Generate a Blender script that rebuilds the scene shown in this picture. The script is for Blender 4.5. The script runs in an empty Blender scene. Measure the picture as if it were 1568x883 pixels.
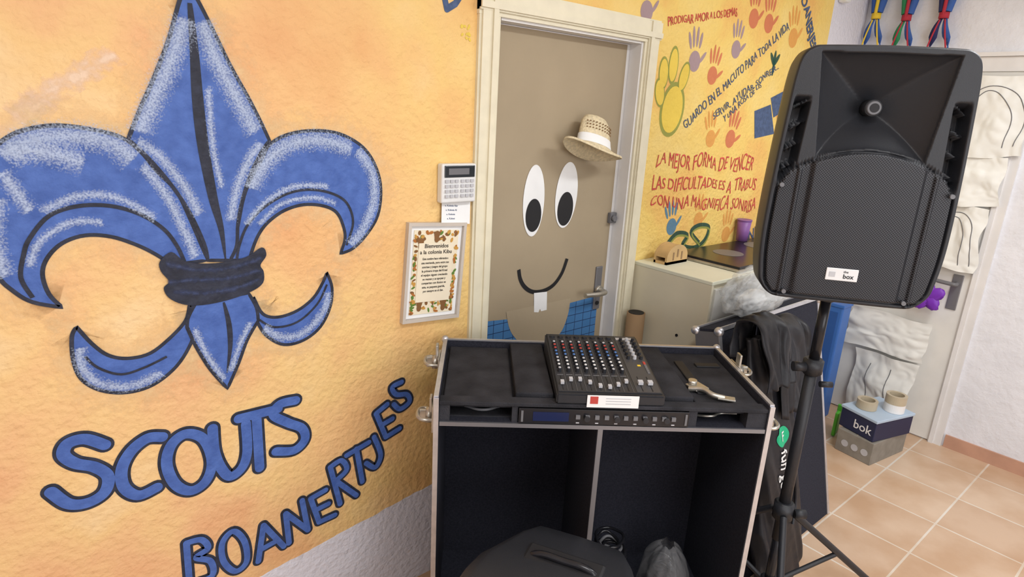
import bpy, bmesh, math, random
from mathutils import Vector, Matrix, noise
from mathutils.geometry import tessellate_polygon
random.seed(4)
PI=math.pi
COL=bpy.context.scene.collection
# ---------------------------------------------------------------- frames
CZ,SZ=.7615,.648
def O(X,Y,z=0.): return (CZ*X+SZ*Y,-SZ*X+CZ*Y,z)
A0=-math.atan2(SZ,CZ)
CAMH=1.75
F=940.;P=math.radians(16.3)
def _r(u,v):
    du=u-784;dv=v-441.5
    r=du*.9985+dv*.054;t=du*.054-dv*.9985
    Y=F*math.cos(P)+t*math.sin(P);Z=-F*math.sin(P)+t*math.cos(P)
    a=O(r,Y);return a[0],a[1],Z
WY=1.69
def W(u,v,y0=WY):
    "survey measurement -> (x,z) metres on the painted wall"
    a=_r(u,v);s=y0/a[1];return (a[0]*s,CAMH+a[2]*s)
def WL(l,y0=WY): return [W(a,b,y0) for a,b in l]
# ---------------------------------------------------------------- materials
def nmat(name,col,rough=.6,metal=0.,var=0.,vs=8.,bump=0.,bs=60.,col2=None,spec=.4,coord='Object',alpha=None):
    m=bpy.data.materials.new(name);m.use_nodes=True
    nt=m.node_tree;b=nt.nodes['Principled BSDF']
    b.inputs['Base Color'].default_value=(*col,1);b.inputs['Roughness'].default_value=rough
    b.inputs['Metallic'].default_value=metal;b.inputs['Specular IOR Level'].default_value=spec
    tc=nt.nodes.new('ShaderNodeTexCoord')
    n=nt.nodes.new('ShaderNodeTexNoise');n.inputs['Scale'].default_value=vs;n.inputs['Detail'].default_value=5
    nt.links.new(tc.outputs[coord],n.inputs['Vector'])
    cr=nt.nodes.new('ShaderNodeValToRGB')
    c2=col2 if col2 else tuple(max(0,c*(1-max(var,.04))) for c in col)
    c1=col if col2 else tuple(min(1,c*(1+max(var,.04))) for c in col)
    cr.color_ramp.elements[0].position=.33;cr.color_ramp.elements[1].position=.67
    cr.color_ramp.elements[0].color=(*c2,1);cr.color_ramp.elements[1].color=(*c1,1)
    nt.links.new(n.outputs['Fac'],cr.inputs['Fac']);nt.links.new(cr.outputs['Color'],b.inputs['Base Color'])
    if bump:
        n2=nt.nodes.new('ShaderNodeTexNoise');n2.inputs['Scale'].default_value=bs;n2.inputs['Detail'].default_value=4
        nt.links.new(tc.outputs[coord],n2.inputs['Vector'])
        bp=nt.nodes.new('ShaderNodeBump');bp.inputs['Strength'].default_value=bump;bp.inputs['Distance'].default_value=.01
        nt.links.new(n2.outputs['Fac'],bp.inputs['Height']);nt.links.new(bp.outputs['Normal'],b.inputs['Normal'])
    if alpha is not None: b.inputs['Alpha'].default_value=alpha
    return m
def speckle(name,col,scale=170.,amt=.62,lo=.32,soft=.2,mx=1.):
    m=nmat(name,col,.7,bump=.45,bs=48)
    nt=m.node_tree;b=nt.nodes['Principled BSDF']
    at=nt.nodes.new('ShaderNodeAttribute');at.attribute_name='t'
    tc=nt.nodes.new('ShaderNodeTexCoord')
    n=nt.nodes.new('ShaderNodeTexNoise');n.inputs['Scale'].default_value=scale;n.inputs['Detail'].default_value=3
    nt.links.new(tc.outputs['Object'],n.inputs['Vector'])
    mu=nt.nodes.new('ShaderNodeMath');mu.operation='MULTIPLY';mu.inputs[1].default_value=amt
    nt.links.new(at.outputs['Fac'],mu.inputs[0])
    ad=nt.nodes.new('ShaderNodeMath');ad.operation='ADD';nt.links.new(mu.outputs[0],ad.inputs[0]);nt.links.new(n.outputs['Fac'],ad.inputs[1])
    mr=nt.nodes.new('ShaderNodeMapRange');mr.inputs['From Min'].default_value=lo+.52-soft/2;mr.inputs['From Max'].default_value=lo+.52+soft/2;mr.inputs['To Max'].default_value=mx
    nt.links.new(ad.outputs[0],mr.inputs['Value']);nt.links.new(mr.outputs['Result'],b.inputs['Alpha'])
    return m
def s2l(r,g,b):
    f=lambda c:((c/255+.055)/1.055)**2.4 if c>10 else c/255/12.92
    return (f(r),f(g),f(b))
M={}
def wall_paint():
    m=bpy.data.materials.new('orange_sponge_paint');m.use_nodes=True;nt=m.node_tree;b=nt.nodes['Principled BSDF']
    b.inputs['Roughness'].default_value=.75;b.inputs['Specular IOR Level'].default_value=.3
    N=nt.nodes.new;Lk=nt.links.new
    tc=N('ShaderNodeTexCoord');sp=N('ShaderNodeSeparateXYZ');Lk(tc.outputs['Object'],sp.inputs[0])
    def noisen(s,d=5):
        n=N('ShaderNodeTexNoise');n.inputs['Scale'].default_value=s;n.inputs['Detail'].default_value=d;Lk(tc.outputs['Object'],n.inputs['Vector']);return n.outputs['Fac']
    def ramp(src,cols):
        cr=N('ShaderNodeValToRGB');e=cr.color_ramp.elements
        e[0].position=cols[0][0];e[0].color=(*cols[0][1],1);e[1].position=cols[-1][0];e[1].color=(*cols[-1][1],1)
        for p_,c_ in cols[1:-1]:
            q=e.new(p_);q.color=(*c_,1)
        Lk(src,cr.inputs['Fac']);return cr.outputs['Color']
    left=ramp(noisen(2.8),[(.3,s2l(224,162,118)),(.46,s2l(234,184,134)),(.58,s2l(238,198,138)),(.75,s2l(242,212,166))])
    right=ramp(noisen(4),[(.3,s2l(236,184,106)),(.5,s2l(240,206,116)),(.75,s2l(243,216,138))])
    mr=N('ShaderNodeMapRange');mr.inputs['From Min'].default_value=.3;mr.inputs['From Max'].default_value=2.2;Lk(sp.outputs['X'],mr.inputs['Value'])
    mx=N('ShaderNodeMix');mx.data_type='RGBA';Lk(mr.outputs['Result'],mx.inputs['Factor']);Lk(left,mx.inputs['A']);Lk(right,mx.inputs['B'])
    def math2(op,a,bv):
        q=N('ShaderNodeMath');q.operation=op
        for i,v in enumerate((a,bv)):
            if isinstance(v,(int,float)): q.inputs[i].default_value=v
            else: Lk(v,q.inputs[i])
        return q.outputs[0]
    lim=math2('ADD',math2('MULTIPLY',sp.outputs['X'],.14),.225)
    lim=math2('ADD',lim,math2('MULTIPLY',noisen(14),.02))
    isw=math2('LESS_THAN',sp.outputs['Z'],lim)
    isr=math2('GREATER_THAN',sp.outputs['X'],3.6)
    isw=math2('MAXIMUM',isw,isr)
    m2=N('ShaderNodeMix');m2.data_type='RGBA';Lk(isw,m2.inputs['Factor']);Lk(mx.outputs['Result'],m2.inputs['A']);m2.inputs['B'].default_value=(*s2l(224,222,230),1)
    Lk(m2.outputs['Result'],b.inputs['Base Color'])
    bp=N('ShaderNodeBump');bp.inputs['Strength'].default_value=.6;bp.inputs['Distance'].default_value=.012
    hb_=math2('ADD',noisen(52,4),math2('MULTIPLY',noisen(13,2),.3))
    Lk(hb_,bp.inputs['Height']);Lk(bp.outputs['Normal'],b.inputs['Normal'])
    return m
M['wall']=wall_paint()
M['white_wall']=nmat('white_stucco',s2l(230,231,236),.8,bump=.5,bs=30,var=.02)
M['ceil']=nmat('ceiling_white',(.85,.85,.85),.9)
M['cream']=nmat('cream_painted_wood',s2l(228,220,194),.45,var=.04,vs=20,bump=.06,bs=40)
M['jamb']=nmat('white_jamb',s2l(230,228,226),.4,var=.03)
M['kraft']=nmat('kraft_paper',s2l(166,150,124),.75,var=.05,vs=3,bump=.3,bs=7)
M['kraft2']=nmat('kraft_paper_body',s2l(172,156,130),.75,var=.04,vs=3,bump=.25,bs=9)
M['white']=nmat('white_paper',(.85,.85,.84),.6,var=.03)
M['black']=nmat('black_paper',(.012,.012,.014),.6)
M['blue']=nmat('mural_blue',s2l(80,112,184),.65,col2=s2l(64,94,164),vs=26,bump=.45,bs=48)
M['dark']=nmat('mural_black',(.022,.026,.045),.65,var=.3,vs=40,bump=.45,bs=48)
M['hl']=speckle('mural_white_sponging',(.55,.65,.84),230,.45,.255,.42,.74)
M['halo']=speckle('mural_pale_halo',s2l(247,216,164),40,.45,.30,.6,.7)
M['pink']=speckle('painted_light_pale',s2l(250,222,194),60,.5,.26,.5,.8)  # pale colour standing in for overexposed light on the wall
M['red']=nmat('paint_crimson',s2l(204,78,74),.7,var=.25,vs=60,bump=.4,bs=48)
M['navyp']=nmat('paint_ink_blue',s2l(74,92,126),.7,var=.2,vs=60,bump=.4,bs=48)
for k,c in dict(lilac=(176,152,160),redh=(222,130,92),orh=(238,172,90),green=(160,165,80),dgreen=(20,80,70),bluh=(90,140,170)).items():
    M[k]=speckle('handprint_'+k,s2l(*c),130,.5,.08,.4,.8)
M['yelg']=speckle('pawprint_yellow',s2l(232,202,84),90,.7,.0,.2,1.)
M['blk_plastic']=nmat('satin_black_plastic',(.020,.021,.025),.42,bump=.12,bs=500,spec=.4)
M['blk_gloss']=nmat('gloss_black',(.014,.014,.017),.25)
M['felt']=nmat('black_felt',(.028,.029,.040),.95,var=.2,vs=150,bump=.3,bs=300,spec=.15)
M['foam']=nmat('black_foam',(.030,.030,.035),.9,var=.35,vs=12,bump=.3,bs=200,spec=.2)
M['alu']=nmat('brushed_aluminium',(.62,.62,.65),.4,.85,var=.06,vs=50)
M['alu_dk']=nmat('worn_aluminium',(.26,.26,.28),.45,.7)
M['steel']=nmat('zinc_steel',(.50,.48,.43),.38,.85,var=.1,vs=50)
M['grey']=nmat('grey_paint',(.16,.16,.17),.4)
M['lgrey']=nmat('light_grey',(.5,.5,.52),.5)
M['fabric']=nmat('black_nylon',(.015,.015,.019),.5,bump=.5,bs=14,spec=.45)
M['knobr']=nmat('red_knob',(.5,.06,.05),.4);M['knobb']=nmat('blue_knob',(.08,.2,.5),.4);M['knobw']=nmat('white_knob',(.75,.75,.75),.4)
M['purple']=nmat('purple_plastic',s2l(140,96,160),.4);M['purp2']=nmat('purple_foil',s2l(120,50,180),.4)
M['wood']=nmat('pine_wood',s2l(206,172,120),.55,var=.1,vs=14)
M['card']=nmat('cardboard',s2l(150,122,90),.8,var=.05)
M['greycard']=nmat('grey_carton',s2l(138,132,122),.8,var=.12,vs=20)
M['navybox']=nmat('navy_carton',s2l(34,40,72),.45)
M['straw']=nmat('straw',s2l(224,208,172),.75,var=.15,vs=90,bump=.5,bs=160)
M['lcd']=nmat('lcd_dark',(.03,.035,.04),.2)
M['ivory']=nmat('ivory_plastic',s2l(226,226,224),.45)
M['cab']=nmat('cream_laminate',s2l(224,216,192),.45,var=.03,vs=5)
M['edge']=nmat('white_worktop',s2l(226,226,206),.45)
M['bluebox']=nmat('blue_panel',s2l(60,110,186),.4)
M['greenp']=nmat('green_plastic',s2l(90,190,60),.4)
M['tape']=nmat('packing_tape',s2l(190,176,150),.3)
M['bag']=nmat('translucent_poly_bag',(.8,.82,.82),.18,alpha=.25,bump=.7,bs=16)
M['yellow']=nmat('yellow_cloth',s2l(236,200,60),.8);M['bcloth']=nmat('blue_cloth',s2l(60,96,166),.8);M['gcloth']=nmat('green_cloth',s2l(50,140,90),.8)
M['rcloth']=nmat('red_cloth',s2l(180,50,66),.8);M['ncloth']=nmat('navy_cloth',s2l(44,48,96),.8)
M['terra']=nmat('terracotta_skirting',s2l(196,152,128),.5,var=.08,vs=10)
M['door']=nmat('white_door_paint',s2l(230,228,222),.4,var=.02)
M['papr']=nmat('crumpled_white_paper',s2l(236,236,230),.7,bump=.3,bs=7)
def grille_mat():
    m=bpy.data.materials.new('perforated_steel_grille');m.use_nodes=True;nt=m.node_tree;b=nt.nodes['Principled BSDF']
    b.inputs['Roughness'].default_value=.5;b.inputs['Metallic'].default_value=.2
    tc=nt.nodes.new('ShaderNodeTexCoord');v=nt.nodes.new('ShaderNodeTexVoronoi');v.inputs['Scale'].default_value=190;v.inputs['Randomness'].default_value=0.
    mp=nt.nodes.new('ShaderNodeMapping');mp.inputs['Rotation'].default_value=(0,PI/4,0);mp.inputs['Scale'].default_value=(1,0,1)
    nt.links.new(tc.outputs['Object'],mp.inputs['Vector']);nt.links.new(mp.outputs['Vector'],v.inputs['Vector'])
    cr=nt.nodes.new('ShaderNodeValToRGB');cr.color_ramp.elements[0].position=.36;cr.color_ramp.elements[0].color=(.002,.002,.003,1)
    cr.color_ramp.elements[1].position=.48;cr.color_ramp.elements[1].color=(.050,.052,.062,1)
    nt.links.new(v.outputs['Distance'],cr.inputs['Fac']);nt.links.new(cr.outputs['Color'],b.inputs['Base Color']);return m
M['grille']=grille_mat()
def floor_mat():
    m=bpy.data.materials.new('ceramic_floor_tiles');m.use_nodes=True;nt=m.node_tree;b=nt.nodes['Principled BSDF']
    b.inputs['Roughness'].default_value=.3
    tc=nt.nodes.new('ShaderNodeTexCoord');br=nt.nodes.new('ShaderNodeTexBrick');br.offset=0;br.squash=1
    br.inputs['Scale'].default_value=1;br.inputs['Brick Width'].default_value=.33;br.inputs['Row Height'].default_value=.33
    br.inputs['Mortar Size'].default_value=.005;br.inputs['Mortar Smooth'].default_value=.3
    br.inputs['Color1'].default_value=(*s2l(208,178,150),1);br.inputs['Color2'].default_value=(*s2l(217,190,163),1);br.inputs['Mortar'].default_value=(*s2l(228,220,208),1)
    nt.links.new(tc.outputs['Object'],br.inputs['Vector'])
    n=nt.nodes.new('ShaderNodeTexNoise');n.inputs['Scale'].default_value=4;n.inputs['Detail'].default_value=7;nt.links.new(tc.outputs['Object'],n.inputs['Vector'])
    cr=nt.nodes.new('ShaderNodeValToRGB');cr.color_ramp.elements[0].position=.35;cr.color_ramp.elements[0].color=(.82,.72,.62,1);cr.color_ramp.elements[1].position=.62;cr.color_ramp.elements[1].color=(1,1,1,1)
    nt.links.new(n.outputs['Fac'],cr.inputs['Fac'])
    mx=nt.nodes.new('ShaderNodeMix');mx.data_type='RGBA';mx.blend_type='MULTIPLY';mx.inputs['Factor'].default_value=1
    nt.links.new(br.outputs['Color'],mx.inputs['A']);nt.links.new(cr.outputs['Color'],mx.inputs['B']);nt.links.new(mx.outputs['Result'],b.inputs['Base Color'])
    return m
M['floor']=floor_mat()
def check_mat():
    m=bpy.data.materials.new('blue_checked_paper');m.use_nodes=True;nt=m.node_tree;b=nt.nodes['Principled BSDF'];b.inputs['Roughness'].default_value=.7
    tc=nt.nodes.new('ShaderNodeTexCoord');mp=nt.nodes.new('ShaderNodeMapping');mp.inputs['Rotation'].default_value=(PI/2,0,0)
    br=nt.nodes.new('ShaderNodeTexBrick');br.offset=0
    br.inputs['Scale'].default_value=1;br.inputs['Brick Width'].default_value=.05;br.inputs['Row Height'].default_value=.035;br.inputs['Mortar Size'].default_value=.0014
    br.inputs['Color1'].default_value=(*s2l(62,116,170),1);br.inputs['Color2'].default_value=(*s2l(70,124,178),1);br.inputs['Mortar'].default_value=(*s2l(20,40,80),1)
    nt.links.new(tc.outputs['Object'],mp.inputs['Vector']);nt.links.new(mp.outputs['Vector'],br.inputs['Vector']);nt.links.new(br.outputs['Color'],b.inputs['Base Color']);return m
M['check']=check_mat()
# ---------------------------------------------------------------- builders
def empty(name,loc=(0,0,0),rz=0.):
    e=bpy.data.objects.new(name,None);e.empty_display_size=.05;COL.objects.link(e);e.location=loc;e.rotation_euler=(0,0,rz);return e
def empO(name,X,Y,z=0,ang=0.): return empty(name,O(X,Y,z),A0+math.radians(ang))
def link(name,me,mats,parent=None,loc=(0,0,0),rot=(0,0,0),smooth=False):
    ob=bpy.data.objects.new(name,me);COL.objects.link(ob)
    for m in (mats if isinstance(mats,(list,tuple)) else [mats]): me.materials.append(M[m] if isinstance(m,str) else m)
    if parent: ob.parent=parent
    ob.location=loc;ob.rotation_euler=rot
    if smooth:
        for p in me.polygons:p.use_smooth=True
    return ob
def frombm(bm,name):
    me=bpy.data.meshes.new(name);bm.normal_update();bm.to_mesh(me);bm.free();return me
def box(name,par,c,s,mat,bev=0.,rot=(0,0,0),seg=2):
    bm=bmesh.new();bmesh.ops.create_cube(bm,size=1);bmesh.ops.scale(bm,vec=s,verts=bm.verts)
    if bev: bmesh.ops.bevel(bm,geom=bm.edges[:],offset=bev,segments=seg,affect='EDGES',profile=.5)
    return link(name,frombm(bm,name),mat,par,c,rot)
def bx(name,par,lo,hi,mat,bev=0.):
    c=[(a+b)/2 for a,b in zip(lo,hi)];s=[b-a for a,b in zip(lo,hi)];return box(name,par,c,s,mat,bev)
def cyl(name,par,c,r,h,mat,rot=(0,0,0),r2=None,n=32,bev=0.):
    bm=bmesh.new();bmesh.ops.create_cone(bm,cap_ends=True,segments=n,radius1=r,radius2=r if r2 is None else r2,depth=h)
    if bev:
        ed=[e for e in bm.edges if abs(e.verts[0].co.z-e.verts[1].co.z)<1e-6]
        bmesh.ops.bevel(bm,geom=ed,offset=bev,segments=2,affect='EDGES')
    ob=link(name,frombm(bm,name),mat,par,c,rot)
    for p in ob.data.polygons: p.use_smooth=len(p.vertices)==4
    return ob
def cyls(name,par,lst,mats,n=14):
    bm=bmesh.new()
    for (x,y,z,r,h,mi) in lst:
        g=bmesh.ops.create_cone(bm,cap_ends=True,segments=n,radius1=r,radius2=r*.85,depth=h,matrix=Matrix.Translation((x,y,z+h/2)))
        for f in {f for v in g['verts'] for f in v.link_faces}: f.material_index=mi
    return link(name,frombm(bm,name),mats,par)
def boxes(name,par,lst,mats):
    bm=bmesh.new()
    for lo,hi,mi in lst:
        c=[(a+b)/2 for a,b in zip(lo,hi)];s=[b-a for a,b in zip(lo,hi)]
        g=bmesh.ops.create_cube(bm,size=1,matrix=Matrix.Translation(c)@Matrix.Diagonal((*s,1)))
        for f in {f for v in g['verts'] for f in v.link_faces}: f.material_index=mi
    return link(name,frombm(bm,name),mats,par)
def tube(name,par,pts,r,mat,cyc=False,smooth=True):
    cu=bpy.data.curves.new(name,'CURVE');cu.dimensions='3D';cu.bevel_depth=r;cu.bevel_resolution=4;cu.use_fill_caps=True
    sp=cu.splines.new('BEZIER' if smooth else 'POLY')
    if smooth:
        sp.bezier_points.add(len(pts)-1)
        for q,p in zip(sp.bezier_points,pts): q.co=p;q.handle_left_type=q.handle_right_type='AUTO'
    else:
        sp.points.add(len(pts)-1)
        for q,p in zip(sp.points,pts): q.co=(*p,1)
    sp.use_cyclic_u=cyc;cu.resolution_u=6
    tmp=bpy.data.objects.new('t',cu);COL.objects.link(tmp)
    me=bpy.data.meshes.new_from_object(tmp.evaluated_get(bpy.context.evaluated_depsgraph_get()));bpy.data.objects.remove(tmp)
    ob=link(name,me,mat,par)
    for p in me.polygons:p.use_smooth=True
    return ob
def ball(name,par,c,r,mat):
    bm=bmesh.new();bmesh.ops.create_uvsphere(bm,u_segments=20,v_segments=12,radius=r);return link(name,frombm(bm,'b'),mat,par,c,smooth=True)
def cr(pts,closed=False,k=6):
    n=len(pts);out=[];rng=range(n if closed else n-1)
    for i in rng:
        if closed: a,b,c,d=pts[(i-1)%n],pts[i],pts[(i+1)%n],pts[(i+2)%n]
        else: a,b,c,d=pts[max(i-1,0)],pts[i],pts[i+1],pts[min(i+2,n-1)]
        for j in range(k):
            t=j/k
            out.append(tuple(.5*(2*q+(r-p)*t+(2*p-5*q+4*r-s)*t*t+(-p+3*q-3*r+s)*t**3) for p,q,r,s in zip(a,b,c,d)))
    if not closed: out.append(pts[-1])
    return out
class Sheet:
    "flat paint / paper pieces lying on a plane facing -y; every piece gets its own hair-thin coat height"
    def __init__(s,y): s.bm=bmesh.new();s.y=y;s.t=s.bm.verts.layers.float.new('t')
    def nx(s): s.y-=.000031
    def v(s,p,t=1.):
        q=s.bm.verts.new((p[0],s.y,p[1]));q[s.t]=t;return q
    def poly(s,pts):
        s.nx();vs=[s.v(p) for p in pts]
        for tri in tessellate_polygon([[Vector((p[0],p[1],0)) for p in pts]]):
            try: s.bm.faces.new([vs[i] for i in tri])
            except ValueError: pass
    def ribbon(s,pts,w,closed=False,taper=None,soft=False):
        s.nx();n=len(pts);rows=[]
        for i in range(n):
            if closed: a,b=pts[(i-1)%n],pts[(i+1)%n]
            else: a,b=pts[max(i-1,0)],pts[min(i+1,n-1)]
            d=Vector((b[0]-a[0],b[1]-a[1]))
            if d.length<1e-9: d=Vector((1,0))
            d.normalize();nn=Vector((-d.y,d.x))
            ww=w*(taper(i/(n-1)) if taper else 1)/2
            p=Vector(pts[i])
            e=0. if soft and not closed and i in(0,n-1) else 1.
            if soft: rows.append([s.v(p+nn*ww,0.),s.v(p,e),s.v(p-nn*ww,0.)])
            else: rows.append([s.v(p+nn*ww),s.v(p-nn*ww)])
        for i in range(n if closed else n-1):
            r0,r1=rows[i],rows[(i+1)%n]
            for j in range(len(r0)-1):
                try:s.bm.faces.new((r0[j],r0[j+1],r1[j+1],r1[j]))
                except ValueError: pass
    def disc(s,c,rx,rz,rot=0,n=28,soft=False):
        s.nx();pts=[]
        for i in range(n):
            a=2*PI*i/n;x=rx*math.cos(a);z=rz*math.sin(a)
            pts.append((c[0]+x*math.cos(rot)-z*math.sin(rot),c[1]+x*math.sin(rot)+z*math.cos(rot)))
        cv=s.v(c,1.);vs=[s.v(p,.0 if soft else 1.) for p in pts]
        for i in range(n): s.bm.faces.new((cv,vs[i],vs[(i+1)%n]))
    def cap(s,a,b,w):
        s.nx();a=Vector(a);b=Vector(b);th=math.atan2(b.y-a.y,b.x-a.x);pts=[]
        for i in range(11): t=th-PI/2+PI*i/10;pts.append(b+Vector((math.cos(t),math.sin(t)))*w/2)
        for i in range(11): t=th+PI/2+PI*i/10;pts.append(a+Vector((math.cos(t),math.sin(t)))*w/2)
        cv=s.v((a+b)/2);vs=[s.v(p) for p in pts]
        for i in range(len(vs)): s.bm.faces.new((cv,vs[i],vs[(i+1)%len(vs)]))
    def done(s,name,mat,par,rot=None,loc=None):
        for f in s.bm.faces:
            f.normal_update()
            if f.normal.y>0: f.normal_flip()
        ob=link(name,frombm(s.bm,name),mat,par)
        if rot: ob.rotation_euler=rot
        if loc: ob.location=loc
        return ob
def text(name,par,s,loc,h,mat,ang=0.,width=None,face='y',off=0.,rot=None,depth=0.0003,wob=0.,skew=0.):
    cu=bpy.data.curves.new(name,'FONT');cu.body=s;cu.size=h*1.4;cu.offset=off;cu.extrude=depth;cu.resolution_u=3
    tmp=bpy.data.objects.new('t',cu);COL.objects.link(tmp)
    me=bpy.data.meshes.new_from_object(tmp.evaluated_get(bpy.context.evaluated_depsgraph_get()));bpy.data.objects.remove(tmp)
    ob=link(name,me,mat,par,loc)
    if rot is not None: ob.rotation_euler=rot
    elif face=='y': ob.rotation_euler=(PI/2,-ang,0)
    elif face=='x': ob.rotation_euler=(PI/2,0,-PI/2)
    if width and me.vertices:
        xs=[v.co.x for v in me.vertices];k=width/(max(xs)-min(xs))
        for v in me.vertices:v.co.x*=k
    if wob:
        for v in me.vertices:
            q=Vector((v.co.x/h*.6,v.co.y/h*.4,h*99+len(s)));v.co.x+=wob*h*noise.noise(q);v.co.y+=wob*h*1.8*noise.noise(q*1.1+Vector((9,3,1)))
    return ob
# ================================================================= ROOM
H=2.75
X0,X1,Y0=-1.7,4.03,-2.6
def slab(name,lo,hi,mat): return bx(name,None,lo,hi,mat)
slab('floor',(X0-.1,Y0-.1,-.1),(X1+.1,1.85,0),'floor')
slab('ceiling',(X0-.1,Y0-.1,H),(X1+.1,1.85,H+.1),'ceil')
bm=bmesh.new()
for lo,hi in [((X0,WY,0),(1.315,1.85,H)),((2.055,WY,0),(X1,1.85,H)),((1.315,WY,2.035),(2.055,1.85,H))]:
    c=[(a+b)/2 for a,b in zip(lo,hi)];s=[b-a for a,b in zip(lo,hi)]
    bmesh.ops.create_cube(bm,size=1,matrix=Matrix.Translation(c)@Matrix.Diagonal((*s,1)))
link('wall_left',frombm(bm,'wall_left'),'wall')
slab('wall_far',(X1,Y0,0),(X1+.1,1.85,H),'white_wall')
slab('wall_near',(X0-.1,Y0,0),(X0,1.85,H),'white_wall')
slab('wall_back',(X0-.1,Y0-.1,0),(X1+.1,Y0,H),'white_wall')
slab('baseboard_far',(X1-.012,Y0,0),(X1,.79,.075),'terra')
# ================================================================= DOOR 1 (kraft face)
d=empty('door_1')
def prof(name,par,a,b,w,inward,ex=0.,mat='cream'):
    bxs=[]
    for o0,o1,t in ((0,w,.012),(w*.1,w*.85,.02),(w*.55,w*.78,.027)):
        q0=(a[0]+inward[0]*o0,a[1]+inward[1]*o0);q1=(b[0]+inward[0]*o1,b[1]+inward[1]*o1)
        lo=(min(q0[0],q1[0])-ex,WY-t-ex,min(q0[1],q1[1]));hi=(max(q0[0],q1[0])+ex,WY-.0002,max(q0[1],q1[1]));bxs.append((lo,hi,0))
    return boxes(name,par,bxs,[mat])
prof('casing_left',d,(1.235,0),(1.235,2.108),.085,(1,0))
prof('casing_right',d,(2.135,0),(2.135,2.108),.085,(-1,0))
prof('casing_top',d,(1.234,2.115),(2.136,2.115),.085,(0,-1),.0012)
bx('jamb_left',d,(1.314,WY+.001,0),(1.33,1.78,2.034),'jamb');bx('jamb_right',d,(2.04,WY-.003,0),(2.056,1.78,2.034),'jamb');bx('jamb_top',d,(1.331,WY-.002,2.022),(2.039,1.78,2.036),'jamb')
bx('leaf',d,(1.331,1.745,.005),(2.039,1.779,2.021),'jamb')
LY=1.744
s=Sheet(LY);s.poly([(1.333,.4),(2.02,.4),(2.022,2.018),(1.333,2.018)]);s.done('kraft_sheet','kraft',d)
s=Sheet(LY-.001);s.poly([(1.334,.3),(1.985,.3),(1.985,.975),(1.81,.968),(1.6,.93),(1.459,.958),(1.334,.97)]);s.done('checked_trousers','check',d)
body=cr([(1.459,.99),(1.475,.93),(1.50,.885),(1.55,.835),(1.60,.81),(1.66,.80),(1.72,.812),(1.775,.85),(1.805,.92),(1.812,.99)],k=5)
s=Sheet(LY-.002);s.poly(body);s.done('kraft_tummy','kraft2',d)
for nm,c,rx,rz,pc,prx,prz in (('left',(1.568,1.416),.054,.137,(1.570,1.361),.04,.064),('right',(1.741,1.430),.06,.131,(1.739,1.376),.043,.068)):
    rt=-.06 if nm=='right' else 0
    s=Sheet(LY-.002);s.disc(c,rx,rz,rt,40);s.done('eye_'+nm,'white',d)
    s=Sheet(LY-.003);s.disc(pc,prx,prz,rt,36);s.done('pupil_'+nm,'black',d)
s=Sheet(LY-.002);s.ribbon(cr([(1.512,1.153),(1.522,1.115),(1.544,1.082),(1.58,1.056),(1.623,1.046),(1.67,1.05),(1.712,1.068),(1.75,1.11),(1.773,1.167)]),.017);s.done('smile','black',d)
s=Sheet(LY-.0025);s.poly([(1.599,1.045),(1.671,1.04),(1.676,.961),(1.645,.96),(1.638,.972),(1.63,.958),(1.606,.963)]);s.done('tooth','white',d)
bx('handle_plate',d,(1.955,1.737,.915),(1.995,1.746,1.11),'alu_dk',.003);cyl('handle_rose',d,(1.975,1.732,1.005),.02,.02,'steel',(PI/2,0,0))
tube('lever',d,[(1.975,1.735,1.005),(1.975,1.695,1.005),(1.955,1.685,1.005),(1.84,1.685,1.012)],.0105,'steel')
cyl('lock_bore',d,(1.975,1.735,.945),.009,.006,'black',(PI/2,0,0))
bx('strike_latch',d,(2.0,1.726,1.30),(2.039,1.744,1.345),'grey',.003);cyl('latch_knob',d,(2.015,1.72,1.322),.012,.016,'grey',(PI/2,0,0))
# hat
ht=empty('straw_hat',(1.788,1.662,1.612));ht.rotation_euler=(math.radians(-14),math.radians(15),0)
bm=bmesh.new();prf=[(.158,-.008),(.155,.0),(.125,.004),(.094,.012),(.085,.03),(.08,.07),(.073,.105),(.055,.125),(.028,.132),(0.001,.128)]
N=48;rows=[]
for r,z in prf:
    rows.append([bm.verts.new((r*math.cos(2*PI*i/N),r*.45*math.sin(2*PI*i/N)*(1 if r<.1 else .95),z+(.012*math.cos(4*PI*i/N) if r>.12 else 0))) for i in range(N)])
for a,b in zip(rows,rows[1:]):
    for i in range(N): bm.faces.new((a[i],a[(i+1)%N],b[(i+1)%N],b[i]))
o=link('crown_and_brim',frombm(bm,'h'),'straw',ht,smooth=True);sm=o.modifiers.new('s','SOLIDIFY');sm.thickness=.003
bm=bmesh.new();rows=[[bm.verts.new((r*1.03*math.cos(2*PI*i/N),r*.47*math.sin(2*PI*i/N),z)) for i in range(N)] for r,z in((.091,.014),(.086,.03),(.083,.048))]
for a,b in zip(rows,rows[1:]):
    for i in range(N): bm.faces.new((a[i],a[(i+1)%N],b[(i+1)%N],b[i]))
link('ribbon',frombm(bm,'r'),'white',ht,smooth=True)
dots=[]
for zz in (.07,.082,.094):
    for a in range(-60,61,12):
        an=math.radians(a-90);dots.append((.079*math.cos(an),.079*.46*math.sin(an)-.002,zz,.0035,.003,0))
cyls('weave_holes',ht,dots,['card'],8)
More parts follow.
